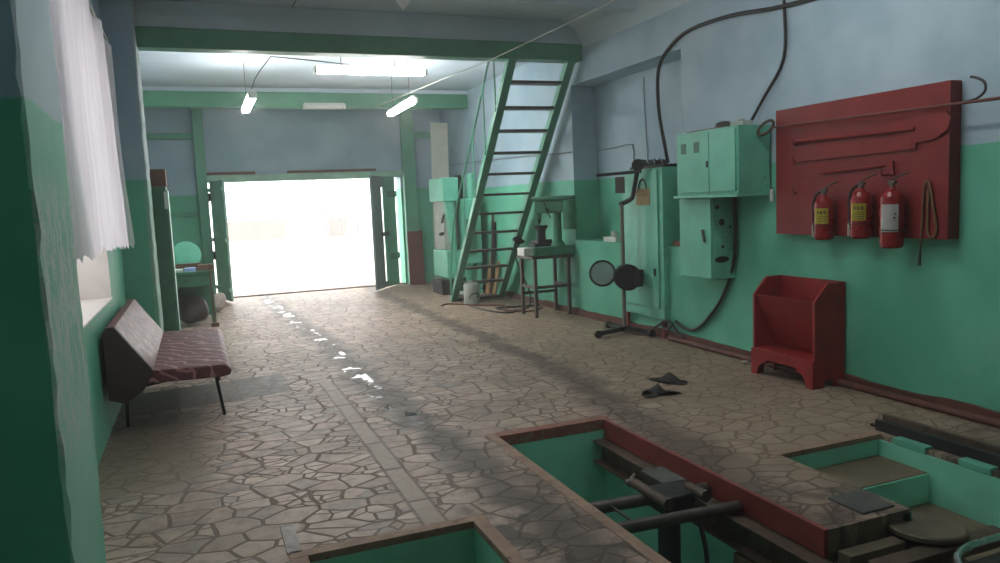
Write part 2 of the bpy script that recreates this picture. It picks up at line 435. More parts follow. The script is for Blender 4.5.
pw = MB()                                            # pit A lining
pw.box(A[0]-.06, A[0]-.001, AN, A[2], -1.5, -.301).box(A[0]-.02, A[0]+.012, AN, A[2]+.0, -1.5, -.05)
pw.box(A[0], A[1], A[2]-.02, A[2]+.08, -1.5, -.075)
pw.box(A[1]-.02, A[1]+.08, AN, A[2], -1.5, -.305)
pw.box(A[0]-.06, A[1]+.08, AN-.1, AN, -1.5, -.05)
struct('pit_lining', pw, M_pitg)
struct('pit_floor', MB().box(A[0]-.06, A[1]+.08, AN-.1, A[2]+.08, -1.58, -1.5), M_mud)
pb = MB()
pb.box(Bp[0]-.05, Bp[0]+.012, AN, Bp[2], -.5, -.035).box(Bp[1]-.012, Bp[1]+.05, AN, Bp[2], -.5, -.035)
pb.box(Bp[0]-.05, Bp[1]+.05, Bp[2]-.012, Bp[2]+.05, -.5, -.035)
struct('pit_lining', pb, M_pitg)
struct('pit_floor', MB().box(Bp[0]-.05, Bp[1]+.05, AN, Bp[2]+.04, -.34, -.26), M_mud)
pc = MB()
pc.box(Cp[1]-.012, Cp[1]+.06, AN, Cp[2], -.6, -.03).box(Cp[0]-.05, Cp[1]+.05, Cp[2]-.012, Cp[2]+.05, -.6, -.03)
pc.box(Cp[0]-.05, Cp[0]+.012, 2.70, Cp[2], -.6, -.02)
pc.box(Cp[0], Cp[1], 3.25, 3.27, -.6, -.142)
struct('pit_lining', pc, M_pitg)
struct('pit_floor', MB().box(Cp[0]+.01, Cp[1]-.01, 3.262, Cp[2]-.01, -.2, -.135, .006).box(2.6, Cp[1], AN, 3.25, -.42, -.325), M_tan)
# curbs
cb = MB(); cb.box(A[0]-.055, A[0]+.014, AN, A[2]+.07, -.06, .006, .004)
struct('trim_1', cb, M_curbgrey)
struct('trim_2', MB().box(A[0]+.015, A[1]+.03, A[2]-.022, A[2]+.07, -.075, .006, .004), M_curb)
struct('trim_3', MB().box(A[1]-.022, A[1]+.008, 2.70, A[2]-.023, -.135, .004, .003), M_redcurb)
cb = MB(); cb.box(Bp[0]-.07, Bp[1]+.07, Bp[2]-.014, Bp[2]+.06, -.035, .005, .003)
cb.box(Bp[1]-.014, Bp[1]+.06, AN, Bp[2]-.015, -.035, .005, .003).box(Bp[0]-.07, Bp[0]+.014, AN, Bp[2]-.015, -.035, .005, .003)
struct('trim_4', cb, M_curbgrey)
cb = MB(); cb.box(Cp[0]-.04, Cp[1]+.02, Cp[2]-.014, Cp[2]+.05, -.03, .005, .003)
struct('trim_5', cb, M_curbgrey)
struct('trim_6', MB().box(.285, .355, 3.64, 4.0, -.01, .005, .002), M_steel)

# right wall with the bricked-up window recess
NY0, NY1, NZ0, NZ1 = 6.95, 9.5, 1.06, 3.18
wr = MB()
wr.box(XW, 5.7, YB, NY0, -.3, 4.3).box(XW, 5.7, NY1, YG+.4, -.3, 4.3)
wr.box(XW, 5.7, NY0, NY1, -.3, NZ0).box(XW, 5.7, NY0, NY1, NZ1, 4.3).box(5.32, 5.7, NY0, NY1, NZ0, NZ1)
struct('wall_right', wr, M_wall)
# left wall with its window
WY0, WY1, WZ0, WZ1 = 4.95, 7.34, .95, 3.12
wl = MB()
for a, b in ((YB, WY0), (WY1, YG+.4)): wl.box(-1.2, XL, a, b, -.3, 4.3)
for a, b in ((WY0, WY1),): wl.box(-1.2, XL, a, b, -.3, WZ0); wl.box(-1.2, XL, a, b, WZ1, 4.3)
struct('wall_left', wl, M_wallL)
M_reveal = paint('white_reveal', (222, 214, 208), .5, var=.04)
for i, (a, b) in enumerate(((WY0, WY1),)):
    rv = MB(); rv.box(-1.12, XL+.012, a, b, WZ0, WZ0+.012)
    rv.box(-1.12, XL+.004, b-.012, b, WZ0+.012, WZ1).box(-1.12, XL+.004, a, a+.012, WZ0+.012, WZ1).box(-1.12, XL+.004, a, b, WZ1-.012, WZ1)
    struct('trim_%d' % (7+i), rv, M_reveal)
    w = bpy.data.objects.new('window_%d' % (i+1), None); C.objects.link(w); w.location = (-1.1, (a+b)/2, WZ0); w['kind'] = 'structure'
    fr = MB()
    for y in (a+.04, a+(b-a)/3, a+2*(b-a)/3, b-.04): fr.box(-1.14, -1.06, y-.035, y+.035, WZ0+.012, WZ1-.012)
    for z in (WZ0+.05, WZ0+1.45, WZ1-.05): fr.box(-1.135, -1.065, a+.012, b-.012, z-.035, z+.035)
    o = part('window_frame', w, fr, M_white); o['kind'] = 'structure'
    o = part('pane', w, MB().box(-1.103, -1.097, a+.03, b-.03, WZ0+.03, WZ1-.03), M_glass); o['kind'] = 'structure'
# pillars on the left
def pillar(x1, y0, y1, seed):
    q = random.Random(seed); m = MB(); b = bmesh.new(); N = 60; ring = []
    for k in range(N+1):
        z = -.0+4.2*k/N; j = lambda a=.006: q.uniform(-a, a)
        ring.append([b.verts.new(c) for c in ((-.8, y0, z), (x1-.012+j(), y0+j(.003), z), (x1+j(), y0+.012+j(), z), (x1+j(.003), y1-.01, z), (x1-.01, y1, z), (-.8, y1, z))])
    for P, Q in zip(ring, ring[1:]):
        for k in range(6): b.faces.new((P[k], P[(k+1) % 6], Q[(k+1) % 6], Q[k]))
    bmesh.ops.recalc_face_normals(b, faces=b.faces[:])
    m._merge(b); return m
struct('pillar', pillar(-.46, 2.77, 3.5, 1), M_pil)
struct('pillar', pillar(-.43, 8.8, 9.45, 2), M_pil)
# gate wall
GX0, GX1, GZ = .22, 4.02, 2.25
wf = MB(); wf.box(-1.2, GX0, YG, YG+.4, -.3, 4.3).box(GX1, 5.7, YG, YG+.4, -.3, 4.3).box(GX0, GX1, YG, YG+.4, GZ, 4.3)
struct('wall_far', wf, M_far)
struct('wall_rear', MB().box(-1.2, 5.7, YB-.4, YB, -.3, 4.3), M_wall)
# gate frame, posts and rails of painted steel
M_frame = paint('pale_gate_frame', (150, 186, 168), .5, var=.15, scale=4)
struct('trim_9', MB().box(GX0-.06, GX1+.05, YG-.07, YG+.02, GZ-.03, GZ+.11, .006), M_frame)
struct('trim_10', MB().box(.09, .27, YG-.16, YG-.01, 0, 3.6, .008).box(-.72, .09, YG-.1, YG-.01, 3.04, 3.15, .006), M_post)
struct('trim_11', MB().box(4.06, 4.32, YG-.16, YG-.01, 0, 3.6, .008).box(4.32, XW, YG-.1, YG-.01, 3.02, 3.14, .006), M_post)
struct('trim_12', MB().box(-.72, .09, YG-.04, YG-.005, 1.60, 1.69, .004), M_post)
struct('trim_13', MB().box(GX0, GX1, YG-.02, YG+.06, 0, .022, .004), M_rust)
# ceiling, beams, rib
struct('ceiling', MB().box(-1.2, 5.7, 9.2, YG+.4, 3.74, 4.3).box(-1.2, 5.7, YB-.4, 9.2, 3.96, 4.3), M_ceil)
struct('beam', MB().box(XL, XW, 9.14, 9.36, 3.45, 3.665, .01), M_beam)
struct('beam', MB().box(XL, XW, 13.7, 13.92, 3.41, 3.665, .01), M_beam)
rb = MB()
for y in (7.62, 4.6, 1.6, -1.4):
    rb.prism([(y, 3.955), (y+.06, 3.76), (y+.22, 3.76), (y+.28, 3.955)], 'x', XL, XW)
rb.box(XL, XW, 9.16, 9.34, 3.67, 3.955)
rb.box(XL, XW, 13.72, 13.9, 3.67, 3.738)
rb.prism([(XW-.32, 3.955), (XW-.1, 3.84), (XW, 3.62), (XW, 3.955)], 'y', YB, 9.13)
struct('ceiling_rib', rb, M_ceil)
# baseboard and low pipe on the right
bb = MB()
q = random.Random(3)
top = [(YB+i*(YG-YB)/90, .085+q.uniform(-.012, .014)) for i in range(91)]
bb.prism([(YB, 0)]+top+[(YG, 0)], 'x', XW-.03, XW+.01)
struct('baseboard_right', bb, M_base)
solo('floor_pipe', MB().tube([(XW-.075, 3.0, .032), (XW-.072, 4.0, .03), (XW-.075, 5.2, .031), (XW-.072, 6.6, .03), (XW-.074, 7.15, .03)], .028, 10), M_base,
     'thin brown-red pipe lying along the foot of the right wall', 'pipe')

# ------------------------------------------------------------------ yard outside
struct('ground', MB().box(-60, 70, YG+.42, 90, -.4, -.03), M_yard)
solo('brick_wall', MB().box(1.6, 4.9, 46, 46.3, -.03, 1.0, .02).box(1.5, 5.0, 45.95, 46.35, 1.0, 1.1, .02), M_brick,
     'low reddish wall far out in the bright yard, at the left', 'wall', 'yard walls')
solo('brick_wall', MB().box(7.4, 8.5, 46, 46.3, -.03, .95, .02).box(7.35, 8.55, 45.95, 46.35, .95, 1.05, .02), M_brick,
     'short reddish wall piece far out under the gantry in the yard', 'wall', 'yard walls')
fr = thing('gantry', 'reddish metal gantry standing far out in the bright yard', 'gantry', (8.0, 45, -.03))
m = MB()
for x in (7.1, 8.0, 8.9): m.cyl((x, 45, -.03), (x, 45, 1.9 if x == 8.0 else 1.35), .06)
part('post', fr, m, M_pink)
part('crossbar', fr, MB().bar((6.8, 45, 1.3), (9.2, 45, 1.3), .1, .1).bar((7.6, 45, 1.85), (8.6, 45, 1.85), .1, .1), M_pink)

# ------------------------------------------------------------------ gate leaves
g = thing('gate_leaf', 'left gate leaf folded inward beside the opening, pale green steel', 'gate', (.3, 15.42, 0), 'gate leaves')
p0, p1 = Vector((.32, 15.42, 0)), Vector((.52, 14.5, 0)); dr_ = (p1-p0).normalized(); n_ = Vector((-dr_.y, dr_.x, 0))
part('panel', g, MB().bar(p0+Vector((0, 0, 1.14)), p1+Vector((0, 0, 1.14)), .04, 2.2, bev=.004), M_frame)
for z in (.25, 1.15, 2.08):
    part('crossbar', g, MB().bar(p0+n_*-.035+Vector((0, 0, z)), p1+n_*-.035+Vector((0, 0, z)), .03, .07), M_frame)
for z in (.85, 1.95):
    part('hinge', g, MB().cyl((.30, 15.42, z-.08), (.30, 15.42, z+.08), .03).bar((.22, 15.46, z), (.34, 15.36, z), .02, .06), M_black)
g = thing('gate_leaf', 'right gate leaf swung inward, grey-green with a bright slit of daylight', 'gate', (3.85, 15.45, 0), 'gate leaves')
q0, q1 = Vector((3.17, 14.5, .03)), Vector((3.86, 15.46, .03)); L = q1-q0
M_leaf = paint('grey_green_leaf', (112, 128, 122), .5, var=.14, scale=4)
def leafbar(a, b, z0, z1, th=.045): 
    return MB().bar(q0+L*a+Vector((0, 0, (z0+z1)/2-.03)), q0+L*b+Vector((0, 0, (z0+z1)/2-.03)), th, z1-z0, bev=.004)
part('outer_panel', g, leafbar(0, .38, .03, 2.24), M_leaf)
part('inner_panel', g, leafbar(.50, 1, .03, 2.24), M_post)
part('crossbar', g, leafbar(.36, .52, 2.02, 2.22, .04), M_leaf)
part('crossbar', g, leafbar(.36, .52, .04, .14, .04), M_leaf)
la = part('latch', g, leafbar(.3, .62, 1.05, 1.13, .07), M_black)
for z in (.55, 1.82):
    part('hinge', g, leafbar(.62, 1.06, z, z+.13, .06), M_dkgreen)
for x0, x1, nm in ((.15, 1.15, 'left'), (1.75, 3.5, 'right')):
    solo('wooden_batten', MB().box(x0, x1, YG-.09, YG-.015, GZ+.115, GZ+.165, .006), M_brown,
         'dirty brown batten lying above the gate frame, at its %s' % nm, 'batten', 'battens above the gate')

# ------------------------------------------------------------------ lamps
def lamp(label, p, q, lit, body=M_white, w=.11, tube=M_tube_fill):
    p, q = Vector(p), Vector(q); c = (p+q)/2
    t = thing('fluorescent_lamp', label, 'ceiling light', c, 'fluorescent lamps')
    d_ = (q-p).normalized()
    part('housing', t, MB().bar(p+Vector((0, 0, .052)), q+Vector((0, 0, .052)), w*.45, .026, bev=.006), body)
    part('diffuser', t, MB().bar(p+d_*.02, q-d_*.02, w, .075, bev=.025), tube if lit else body)
    for e, s in ((p, 1), (q, -1)):
        part('end_cap', t, MB().bar(e-d_*.012*s, e+d_*.022*s, w*1.02, .085, bev=.01), body)
    return t
t = lamp('lit fluorescent lamp running across the hall, just behind the near green beam', (1.56, 10, 3.40), (3.02, 10, 3.40), True, w=.13, tube=M_tube_mid)
for x in (1.9, 2.6): part('hanger', t, MB().cyl((x, 10, 3.47), (x, 10, 3.74), .006, n=8), M_steel)
t = lamp('small lit lamp hanging on a cord at the left, seen nearly end-on', (.80, 10.27, 3.12), (.81, 11.8, 3.12), True, tube=M_tube_far)
part('hanger', t, MB().tube([(.80, 10.3, 3.2), (.84, 9.9, 3.3), (.98, 9.42, 3.45)], .006, 6), M_cable)
part('hanger', t, MB().cyl((.81, 11.5, 3.2), (.81, 11.5, 3.74), .005, n=8), M_steel)
t = lamp('lit lamp hanging lengthwise to the right, before the far green beam', (3.01, 10.6, 3.12), (3.06, 12.2, 3.12), True, tube=M_tube_far)
for y in (10.9, 11.9): part('hanger', t, MB().cyl((3.03, y, 3.2), (3.03, y, 3.74), .005, n=8), M_steel)
t = lamp('unlit white lamp under the far green beam, above the gate', (1.90, 13.61, 3.41), (2.60, 13.61, 3.41), False, w=.13)
solo('lamp_cord', MB().tube([(1.24, 7.95, 3.94), (1.23, 8.6, 3.945), (1.22, 9.1, 3.94)], .007, 6), M_cable, 'dark cord running along the ceiling towards the left hanging lamp', 'cord')
solo('lamp_cord', MB().tube([(.98, 9.40, 3.44), (1.4, 9.45, 3.42), (1.9, 9.7, 3.43), (2.0, 9.97, 3.48)], .007, 6), M_cable, 'dark cord strung behind the near beam to the crosswise lamp', 'cord')
solo('stay_wire', MB().tube([(3.74, 5.2, 3.43), (3.71, 6.4, 3.425), (3.61, 9.1, 3.42), (3.44, 10.7, 3.42), (3.2, 13.69, 3.43)], .007, 6), M_offwhite, 'pale taut wire crossing under the ceiling past the stair top', 'wire')
solo('ceiling_bracket', MB().prism([(2.02, 3.765), (2.25, 3.765), (2.13, 3.62)], 'y', 7.70, 7.72), M_white, 'white triangular flap hanging from the ceiling rib', 'bracket')

# pair of fill lamps added above the view to brighten the near bay
for x, lab in ((1.0, 'added unseen fill lamp above the paving, left of the near bay'), (3.3, 'added unseen fill lamp above the long pit, right of the near bay')):
    lamp(lab, (x, 3.4, 3.62), (x, 5.0, 3.62), True)
lamp('added unseen fill lamp at the back of the hall', (3.3, -2.8, 3.62), (3.3, -1.2, 3.62), True, tube=M_tube_rear_fill)  # fill lamp added behind the camera to lift the dark pillar face
# ------------------------------------------------------------------ curtain
cu = thing('curtain', 'white ragged net curtain hanging over the left window', 'curtain', (-.58, 6.3, 1.4))
q = random.Random(11); hem = [q.uniform(-.022, .022) for _ in range(200)]
def cfn(u, v):
    y = 4.4+3.5*u
    z0 = 1.41+hem[int(u*160)]+.03*math.sin(u*5); z = z0+(3.21-z0)*v
    k = 1-.55*v
    x = -.60+.035*math.sin(y*6.5+.6*math.sin(z*2))*(.5+.5*k)+.010*math.sin(y*17+z)+.02*(1-v)
    y2 = y+.04*math.sin(z*2.3)*u+.22*u*(1-v)*.7-.06*u*max(0, v-.8)*3
    return (x, y2, z)
part('cloth', cu, MB().sheet(cfn, 160, 30), M_curtain)
part('rod', cu, MB().cyl((-.60, 4.3, 3.215), (-.60, 7.7, 3.215), .012, n=10), M_offwhite)
for y in (4.4, 7.55): part('bracket', cu, MB().cyl((-.74, y, 3.215), (-.60, y, 3.215), .01, n=8), M_offwhite)

# ------------------------------------------------------------------ bench
b = thing('bench', 'low padded bench with burgundy patterned seat and black tube legs', 'bench', (-.25, 7.2, 0))
BY0, BY1 = 6.15, 8.2
part('seat', b, MB().prism([(-.46, .40), (.10, .385), (.165, .40), (.175, .44), (.13, .485), (-.44, .50)], 'y', BY0+.02, BY1, .012), M_fabric)
prof = [(-.70, .80), (-.665, .855), (-.61, .85), (-.50, .68), (-.375, .50), (-.45, .36), (-.58, .27), (-.69, .31)]
part('backrest', b, MB().prism(prof, 'y', BY0+.03, BY1, .014), M_backf, 'worn brownish pink backrest')
part('side_panel', b, MB().prism([(x*1.0+(-.0), z) for x, z in prof], 'y', BY0, BY0+.03, .008), M_fabdk, 'dark vinyl end panel')
for y in (BY0+.35, BY1-.3):
    part('leg', b, MB().tube([(.05, y, .40), (.10, y+.02, 0.0)], .014, 8), M_black)
    part('leg', b, MB().tube([(-.60, y, .32), (-.62, y+.05, 0.0)], .014, 8), M_black)
for y in (BY0+.37, BY1-.28): part('stretcher', b, MB().bar((-.60, y, .30), (.05, y, .388), .02, .02), M_black)

# ------------------------------------------------------------------ left far corner
lk = thing('locker', 'tall narrow green locker behind the left pillar', 'locker', (-.5, 9.85, 0))
part('body', lk, MB().box(-.72, -.285, 9.58, 10.1, 0, 1.98, .006), M_dkgreen)
part('door', lk, MB().box(-.283, -.268, 9.61, 10.07, .08, 1.94, .004), M_post)
solo('storage_box', MB().box(-.46, -.275, 9.62, 9.95, 1.98, 2.18, .006), M_brown, 'small brown box standing on top of the narrow green locker', 'box')
solo('paper_strip', MB().box(-.31, -.275, 9.574, 9.578, 1.72, 1.92), M_lab, 'white paper strip stuck to the front of the narrow green locker', 'paper')
dk = thing('desk', 'green wooden desk in the left corner next to the gate', 'desk', (-.12, 12.15, 0))
part('top', dk, MB().box(-.6, .20, 11.8, 12.5, .78, .82, .006), M_dkgreen)
for x in (-.57, .12): part('leg', dk, MB().box(x, x+.06, 11.84, 11.9, 0, .78, .004), M_dkgreen)
for x in (-.57, .12): part('leg', dk, MB().box(x, x+.06, 12.4, 12.46, 0, .78, .004), M_dkgreen)
drw = part('drawer', dk, MB().box(-.5, .12, 11.82, 12.4, .60, .775, .006), M_dkgreen)
part('knob', drw, MB().cyl((-.19, 11.82, .69), (-.19, 11.79, .69), .018, n=12), M_black)
part('back_panel', dk, MB().box(-.55, .15, 12.40, 12.43, .1, .78), M_dkgreen)
solo('round_tray', MB().lathe([(.205, 0), (.215, .012), (.205, .03), (.17, .035), (.02, .04)], (-.165, 12.36, 1.03), (.0, -1, .22), 32), M_mint2,
     'round mint green tray leaning upright at the back of the corner desk', 'tray')
solo('wooden_crate', MB().box(-.42, .02, 12.18, 12.25, .82, .92, .004), M_brown, 'low brown crate along the back of the corner desk', 'crate')
solo('book', MB().box(-.37, -.22, 11.85, 12.05, .82, .86, .004), M_lab, 'white book lying on the left of the corner desk', 'book')
solo('book', MB().box(-.20, -.05, 11.83, 12.02, .82, .875, .004), M_bluep, 'pale blue book lying on the corner desk', 'book')
solo('carton', MB().box(-.02, .19, 11.9, 12.2, .82, .90, .006), M_brown, 'brown carton at the right end of the corner desk', 'box')
solo('bag', MB().blob((-.15, 12.1, .2), (.22, .2, .22), 5, .2, 3, .0), M_fabdk, 'dark bag slumped on the floor under the desk', 'bag')
solo('bag', MB().blob((.24, 13.55, .16), (.17, .2, .18), 8, .22, 3, .0), M_sack, 'dusty pale sack on the floor by the left gate leaf', 'bag')
solo('broom', MB().cyl((.155, 11.74, .02), (.14, 11.77, .92), .012, n=8).box(.10, .21, 11.71, 11.77, 0, .06, .004), M_brown, 'dark broom standing against the right front of the desk', 'broom')

# ------------------------------------------------------------------ far right: boards, machine
solo('chipboard_sheet', MB().bar((4.38, 14.0, 0), (4.52, 14.25, 3.2), .34, .02, up=(0, -1, .08)), M_board, 'tall pale board standing upright behind the green machine', 'board')
solo('door_panel', MB().bar((4.16, 15.1, 0), (4.22, 15.36, 1.12), .32, .03, up=(0, -1, .2)), M_brownred, 'brown-red panel leaning on the far wall right of the gate', 'panel')
mc = thing('milling_machine', 'big mint green workshop machine behind the staircase', 'machine', (4.35, 13.2, 0))
part('base', mc, MB().box(4.12, 4.62, 12.9, 13.75, .30, .80, .02), M_mint)
part('foot', mc, MB().box(4.22, 4.55, 13.1, 13.6, 0, .30, .01), M_dkgreen)
part('column', mc, MB().box(4.16, 4.42, 13.12, 13.7, .80, 1.70, .015), M_offwhite, 'pale column')
part('head', mc, MB().box(4.10, 4.40, 12.9, 13.75, 1.68, 2.10, .02), M_mint)
part('chute', mc, MB().prism([(4.14, 1.68), (4.30, 1.68), (4.32, .80), (4.26, .80)], 'y', 12.92, 13.08), M_mint2)
part('lever', mc, MB().cyl((4.16, 13.1, 1.45), (4.10, 13.05, 1.3), .018), M_black)
part('knob', mc, MB().cyl((4.155, 13.16, 1.1), (4.08, 13.1, 1.1), .03), M_black)
part('side_cabinet', mc, MB().box(4.45, 4.76, 12.8, 13.5, .55, 1.72, .015), M_mint)
part('guard', mc, MB().box(4.44, 4.64, 12.76, 12.798, .75, 1.35, .006), M_dkgreen)
part('motor', mc, MB().cyl((4.46, 13.1, 1.72), (4.46, 13.1, 2.10), .11).cyl((4.46, 13.1, 2.10), (4.46, 13.1, 2.14), .06), M_black)
part('pipe', mc, MB().cyl((4.66, 12.95, 1.72), (4.66, 12.95, 2.16), .09), M_mint2)
part('leg', mc, MB().box(4.46, 4.54, 12.82, 12.9, 0, .55), M_mint2)
part('leg', mc, MB().box(4.66, 4.74, 12.82, 12.9, 0, .55), M_mint2)
solo('scrap_bin', MB().prism([(4.04, 0), (4.19, 0), (4.20, .24), (4.02, .26)], 'y', 13.0, 13.6, .008), M_black, 'low black bin on the floor under the green machine', 'bin')
solo('rag', MB().blob((4.25, 12.72, .04), (.14, .1, .05), 3, .2, 2, .0), M_offwhite, 'pale rag on the floor in front of the green machine', 'rag')

# ------------------------------------------------------------------ staircase
ST, SB = Vector((0, 9.25, 3.46)), Vector((0, 12.12, 0)); SD = SB-ST
st = thing('metal_staircase', 'steep green steel staircase with dark treads and left handrail', 'staircase', (4.33, 12.12, 0))
for x in (3.94, 4.79):
    pr = [(9.15+.0, 3.45), (9.36, 3.45), (12.26, 0), (12.05, 0)]
    part('stringer', st, MB().prism(pr, 'x', x-.02 if x < 4 else x-.02, x+.02, .004).prism([(9.15, 3.45), (9.17, 3.45), (12.07, 0), (12.05, 0)], 'x', x-.055, x+.055), M_post)
tz = [3.207, 2.906, 2.619, 2.332, 2.045, 1.749, 1.464, 1.167, .871, .581, .32, .03]
for z in tz:
    y = 9.25+(3.46-z)/3.46*(12.15-9.25)
    part('tread', st, MB().box(3.96, 4.77, y-.09, y+.12, z-.02, z+.015, .004), M_tread)
def sp(z, dz=0): return Vector((3.90, 9.25+(3.46-z)/3.46*2.9, z+dz))
part('handrail', st, MB().tube([sp(2.80, .88), sp(2.6, .88), sp(1.5, .88), sp(.45, .88), sp(.12, .3), sp(.10, .0)], .017, 8, smooth=3), M_post)
for z in (2.9, 2.35, 1.75, 1.15, .5):
    part('baluster', st, MB().cyl(sp(z, -.02), sp(z, .88 if z < 2.8 else .72), .011, n=8).box(3.88, 3.93, sp(z).y-.02, sp(z).y+.02, z-.05, z+.0), M_post)

# things under the stair
mt = thing('canister', 'pale grey canister standing at the foot of the staircase', 'canister', (4.1, 11.6, 0))
part('body', mt, MB().lathe([(.125, 0), (.13, .01), (.13, .3), (.12, .33), (.05, .36), (.05, .38)], (4.1, 11.62, 0)), M_offwhite)
part('handle', mt, MB().tube([(4.02, 11.5, .10), (4.02, 11.44, .16), (4.1, 11.42, .19), (4.17, 11.46, .16), (4.17, 11.52, .10)], .01, 6), M_black)
for i, (y, z, w, lab) in enumerate(((12.75, .62, .16, 'short raw wooden plank leaning on the wall behind the stair'), (12.42, .58, .11, 'narrow raw plank leaning beside the wider plank behind the stair'))):
    solo('plank', MB().bar((4.80, y, 0), (4.91, y-.02, z), .02, w, up=(0, 1, 0)), M_wood, lab, 'plank', 'planks behind the stair')
solo('steel_rod', MB().bar((4.84, 12.63, 0), (4.92, 12.62, 1.42), .03, .04, up=(0, 1, 0)), M_rust, 'tall thin brown lath leaning on the wall behind the stair', 'rod', 'rods behind the stair')
solo('steel_rod', MB().bar((4.84, 12.545, 0), (4.92, 12.53, 1.28), .03, .06, up=(0, 1, 0)), M_black, 'tall dark lath leaning on the wall behind the stair', 'rod', 'rods behind the stair')
solo('power_cord', MB().tube([(4.76, 11.0, 1.00), (4.66, 10.95, 1.02), (4.60, 10.92, .93), (4.60, 10.85, .70), (4.66, 10.75, .45), (4.70, 10.6, .2), (4.6, 10.5, .012), (4.3, 10.4, .012)], .012, 6).blob((4.72, 11.0, 1.02), (.09, .05, .05), 4, .3, 2), M_cable,
     'black power cord looped over the stair stringer with its plug', 'cord')
solo('power_cord', MB().tube([(3.57, 11.6, .012), (3.75, 11.75, .012), (4.05, 11.3, .012), (4.42, 10.98, .012), (4.2, 10.45, .012), (4.5, 10.15, .012), (4.80, 10.4, .012)], .012, 6), M_cablered, 'dull red cord winding over the floor at the stair foot', 'cord')
solo('power_cord', MB().tube([(3.95, 11.25, .014), (3.98, 10.7, .014), (4.1, 10.25, .014), (4.3, 10.28, .014), (4.18, 10.75, .014), (4.5, 10.72, .014), (4.86, 10.62, .014)], .013, 6), M_cable, 'black cord coiled on the floor next to the drill table', 'cord')

# ------------------------------------------------------------------ drill press and its table
tb = thing('work_table', 'narrow steel-legged table carrying the drill press', 'table', (4.6, 9.83, 0))
for x, y in ((4.33, 9.58), (4.86, 9.60), (4.34, 10.06), (4.87, 10.06)):
    part('leg', tb, MB().box(x-.022, x+.022, y-.022, y+.022, 0, .82), M_tread)
part('frame', tb, MB().box(4.28, 4.91, 9.54, 10.10, .82, .865, .004), M_tread)
for c in ((4.34, 4.86, 9.585, 9.605, .40, .44), (4.34, 4.86, 10.05, 10.07, .28, .32), (4.325, 4.345, 9.6, 10.04, .40, .44), (4.85, 4.87, 9.6, 10.04, .40, .44)):
    part('stretcher', tb, MB().box(*c), M_tread)
dp = thing('drill_press', 'green bench drill press with belt cover and tall motor at the back', 'drill press', (4.6, 9.78, .867))
part('base', dp, MB().box(4.30, 4.91, 9.50, 10.05, .867, .985, .01), M_drill)
part('end_box', dp, MB().box(4.16, 4.298, 9.54, 9.78, .88, .985, .006), M_white, 'white end box')
part('column', dp, MB().cyl((4.71, 9.60, .985), (4.71, 9.60, 1.62), .06).lathe([(.10, 0), (.10, .03), (.06, .08)], (4.71, 9.60, .985)), M_drill)
part('head', dp, MB().bar((4.46, 9.78, 1.54), (4.78, 9.50, 1.54), .16, .18, bev=.025), M_drill)
part('belt_cover', dp, MB().bar((4.44, 9.80, 1.655), (4.88, 9.38, 1.655), .20, .06, bev=.02), M_drill)
sp_ = part('spindle', dp, MB().cyl((4.50, 9.75, 1.47), (4.50, 9.75, 1.37), .035), M_drill)
part('chuck', sp_, MB().cyl((4.50, 9.75, 1.37), (4.50, 9.75, 1.31), .028, .018).cyl((4.50, 9.75, 1.31), (4.50, 9.75, 1.28), .007), M_black)
part('motor', dp, MB().cyl((4.82, 9.43, 1.22), (4.82, 9.43, 1.62), .095).lathe([(.10, 0), (.10, .05)], (4.82, 9.43, 1.44)), M_drill)
part('feed_lever', dp, MB().cyl((4.56, 9.60, 1.50), (4.52, 9.54, 1.50), .02).bar((4.525, 9.545, 1.50), (4.49, 9.56, 1.62), .012, .012).bar((4.525, 9.545, 1.50), (4.57, 9.52, 1.38), .012, .012), M_black)
vs = thing('machine_vise', 'black machine vise with a round block on the drill base', 'vise', (4.55, 9.78, .985))
part('bed', vs, MB().box(4.38, 4.74, 9.66, 9.90, .986, 1.03, .006).box(4.44, 4.66, 9.68, 9.88, 1.03, 1.08, .006), M_black)
part('block', vs, MB().lathe([(.065, 0), (.06, .10), (.075, .15), (.095, .16), (.095, .20)], (4.54, 9.78, 1.08)), M_black)

# ------------------------------------------------------------------ headlight tester on its stand
hs = thing('headlight_tester', 'headlight tester on a black pole with round lens and wheeled foot', 'tester', (4.70, 7.84, 0))
part('pole', hs, MB().cyl((4.70, 7.84, .06), (4.70, 7.84, 1.56), .024, n=14), M_pole)
bs = part('base', hs, MB().bar((4.28, 7.74, .05), (4.70, 7.84, .06), .05, .05).bar((4.70, 7.84, .06), (4.83, 7.44, .05), .05, .05).bar((4.70, 7.84, .06), (4.72, 8.28, .05), .05, .05), M_black)
for x, y in ((4.28, 7.74), (4.83, 7.46), (4.72, 8.26)):
    part('wheel', bs, MB().cyl((x, y-.02, .045), (x, y+.02, .045), .045), M_black)
lc = Vector((4.45, 7.90, .74)); ld = Vector((-.45, -.9, .05)).normalized()
lu = ld.cross(Vector((0, 0, 1))).normalized(); lv = lu.cross(ld)
le = part('lens', hs, MB().tube([lc+(lu*math.cos(a*math.pi/16)+lv*math.sin(a*math.pi/16))*.148 for a in range(32)], .013, 8, closed=True, smooth=1), M_black)
part('glass', le, MB().lathe([(.142, -.004), (.142, .002), (.10, .012), (.05, .018), (.0, .02)], lc, ld, 32), M_glassd, 'pale green reflecting lens glass')
part('arm', hs, MB().bar((4.56, 7.87, .73), (4.70, 7.82, .71), .04, .10), M_black)
part('optic_box', hs, MB().cyl((4.66, 7.66, .69), (4.70, 7.78, .69), .155, n=32).bar((4.70, 7.76, .69), (4.79, 7.58, .68), .08, .20, bev=.008), M_black)
part('crank', hs, MB().tube([(4.69, 7.86, 1.545), (4.765, 7.75, 1.60), (4.782, 7.71, 1.66), (4.785, 7.62, 1.92)], .028, 8, smooth=2), M_black)
part('sight_arm', hs, MB().bar((4.45, 7.96, 1.90), (4.79, 7.55, 1.915), .05, .035), M_black)
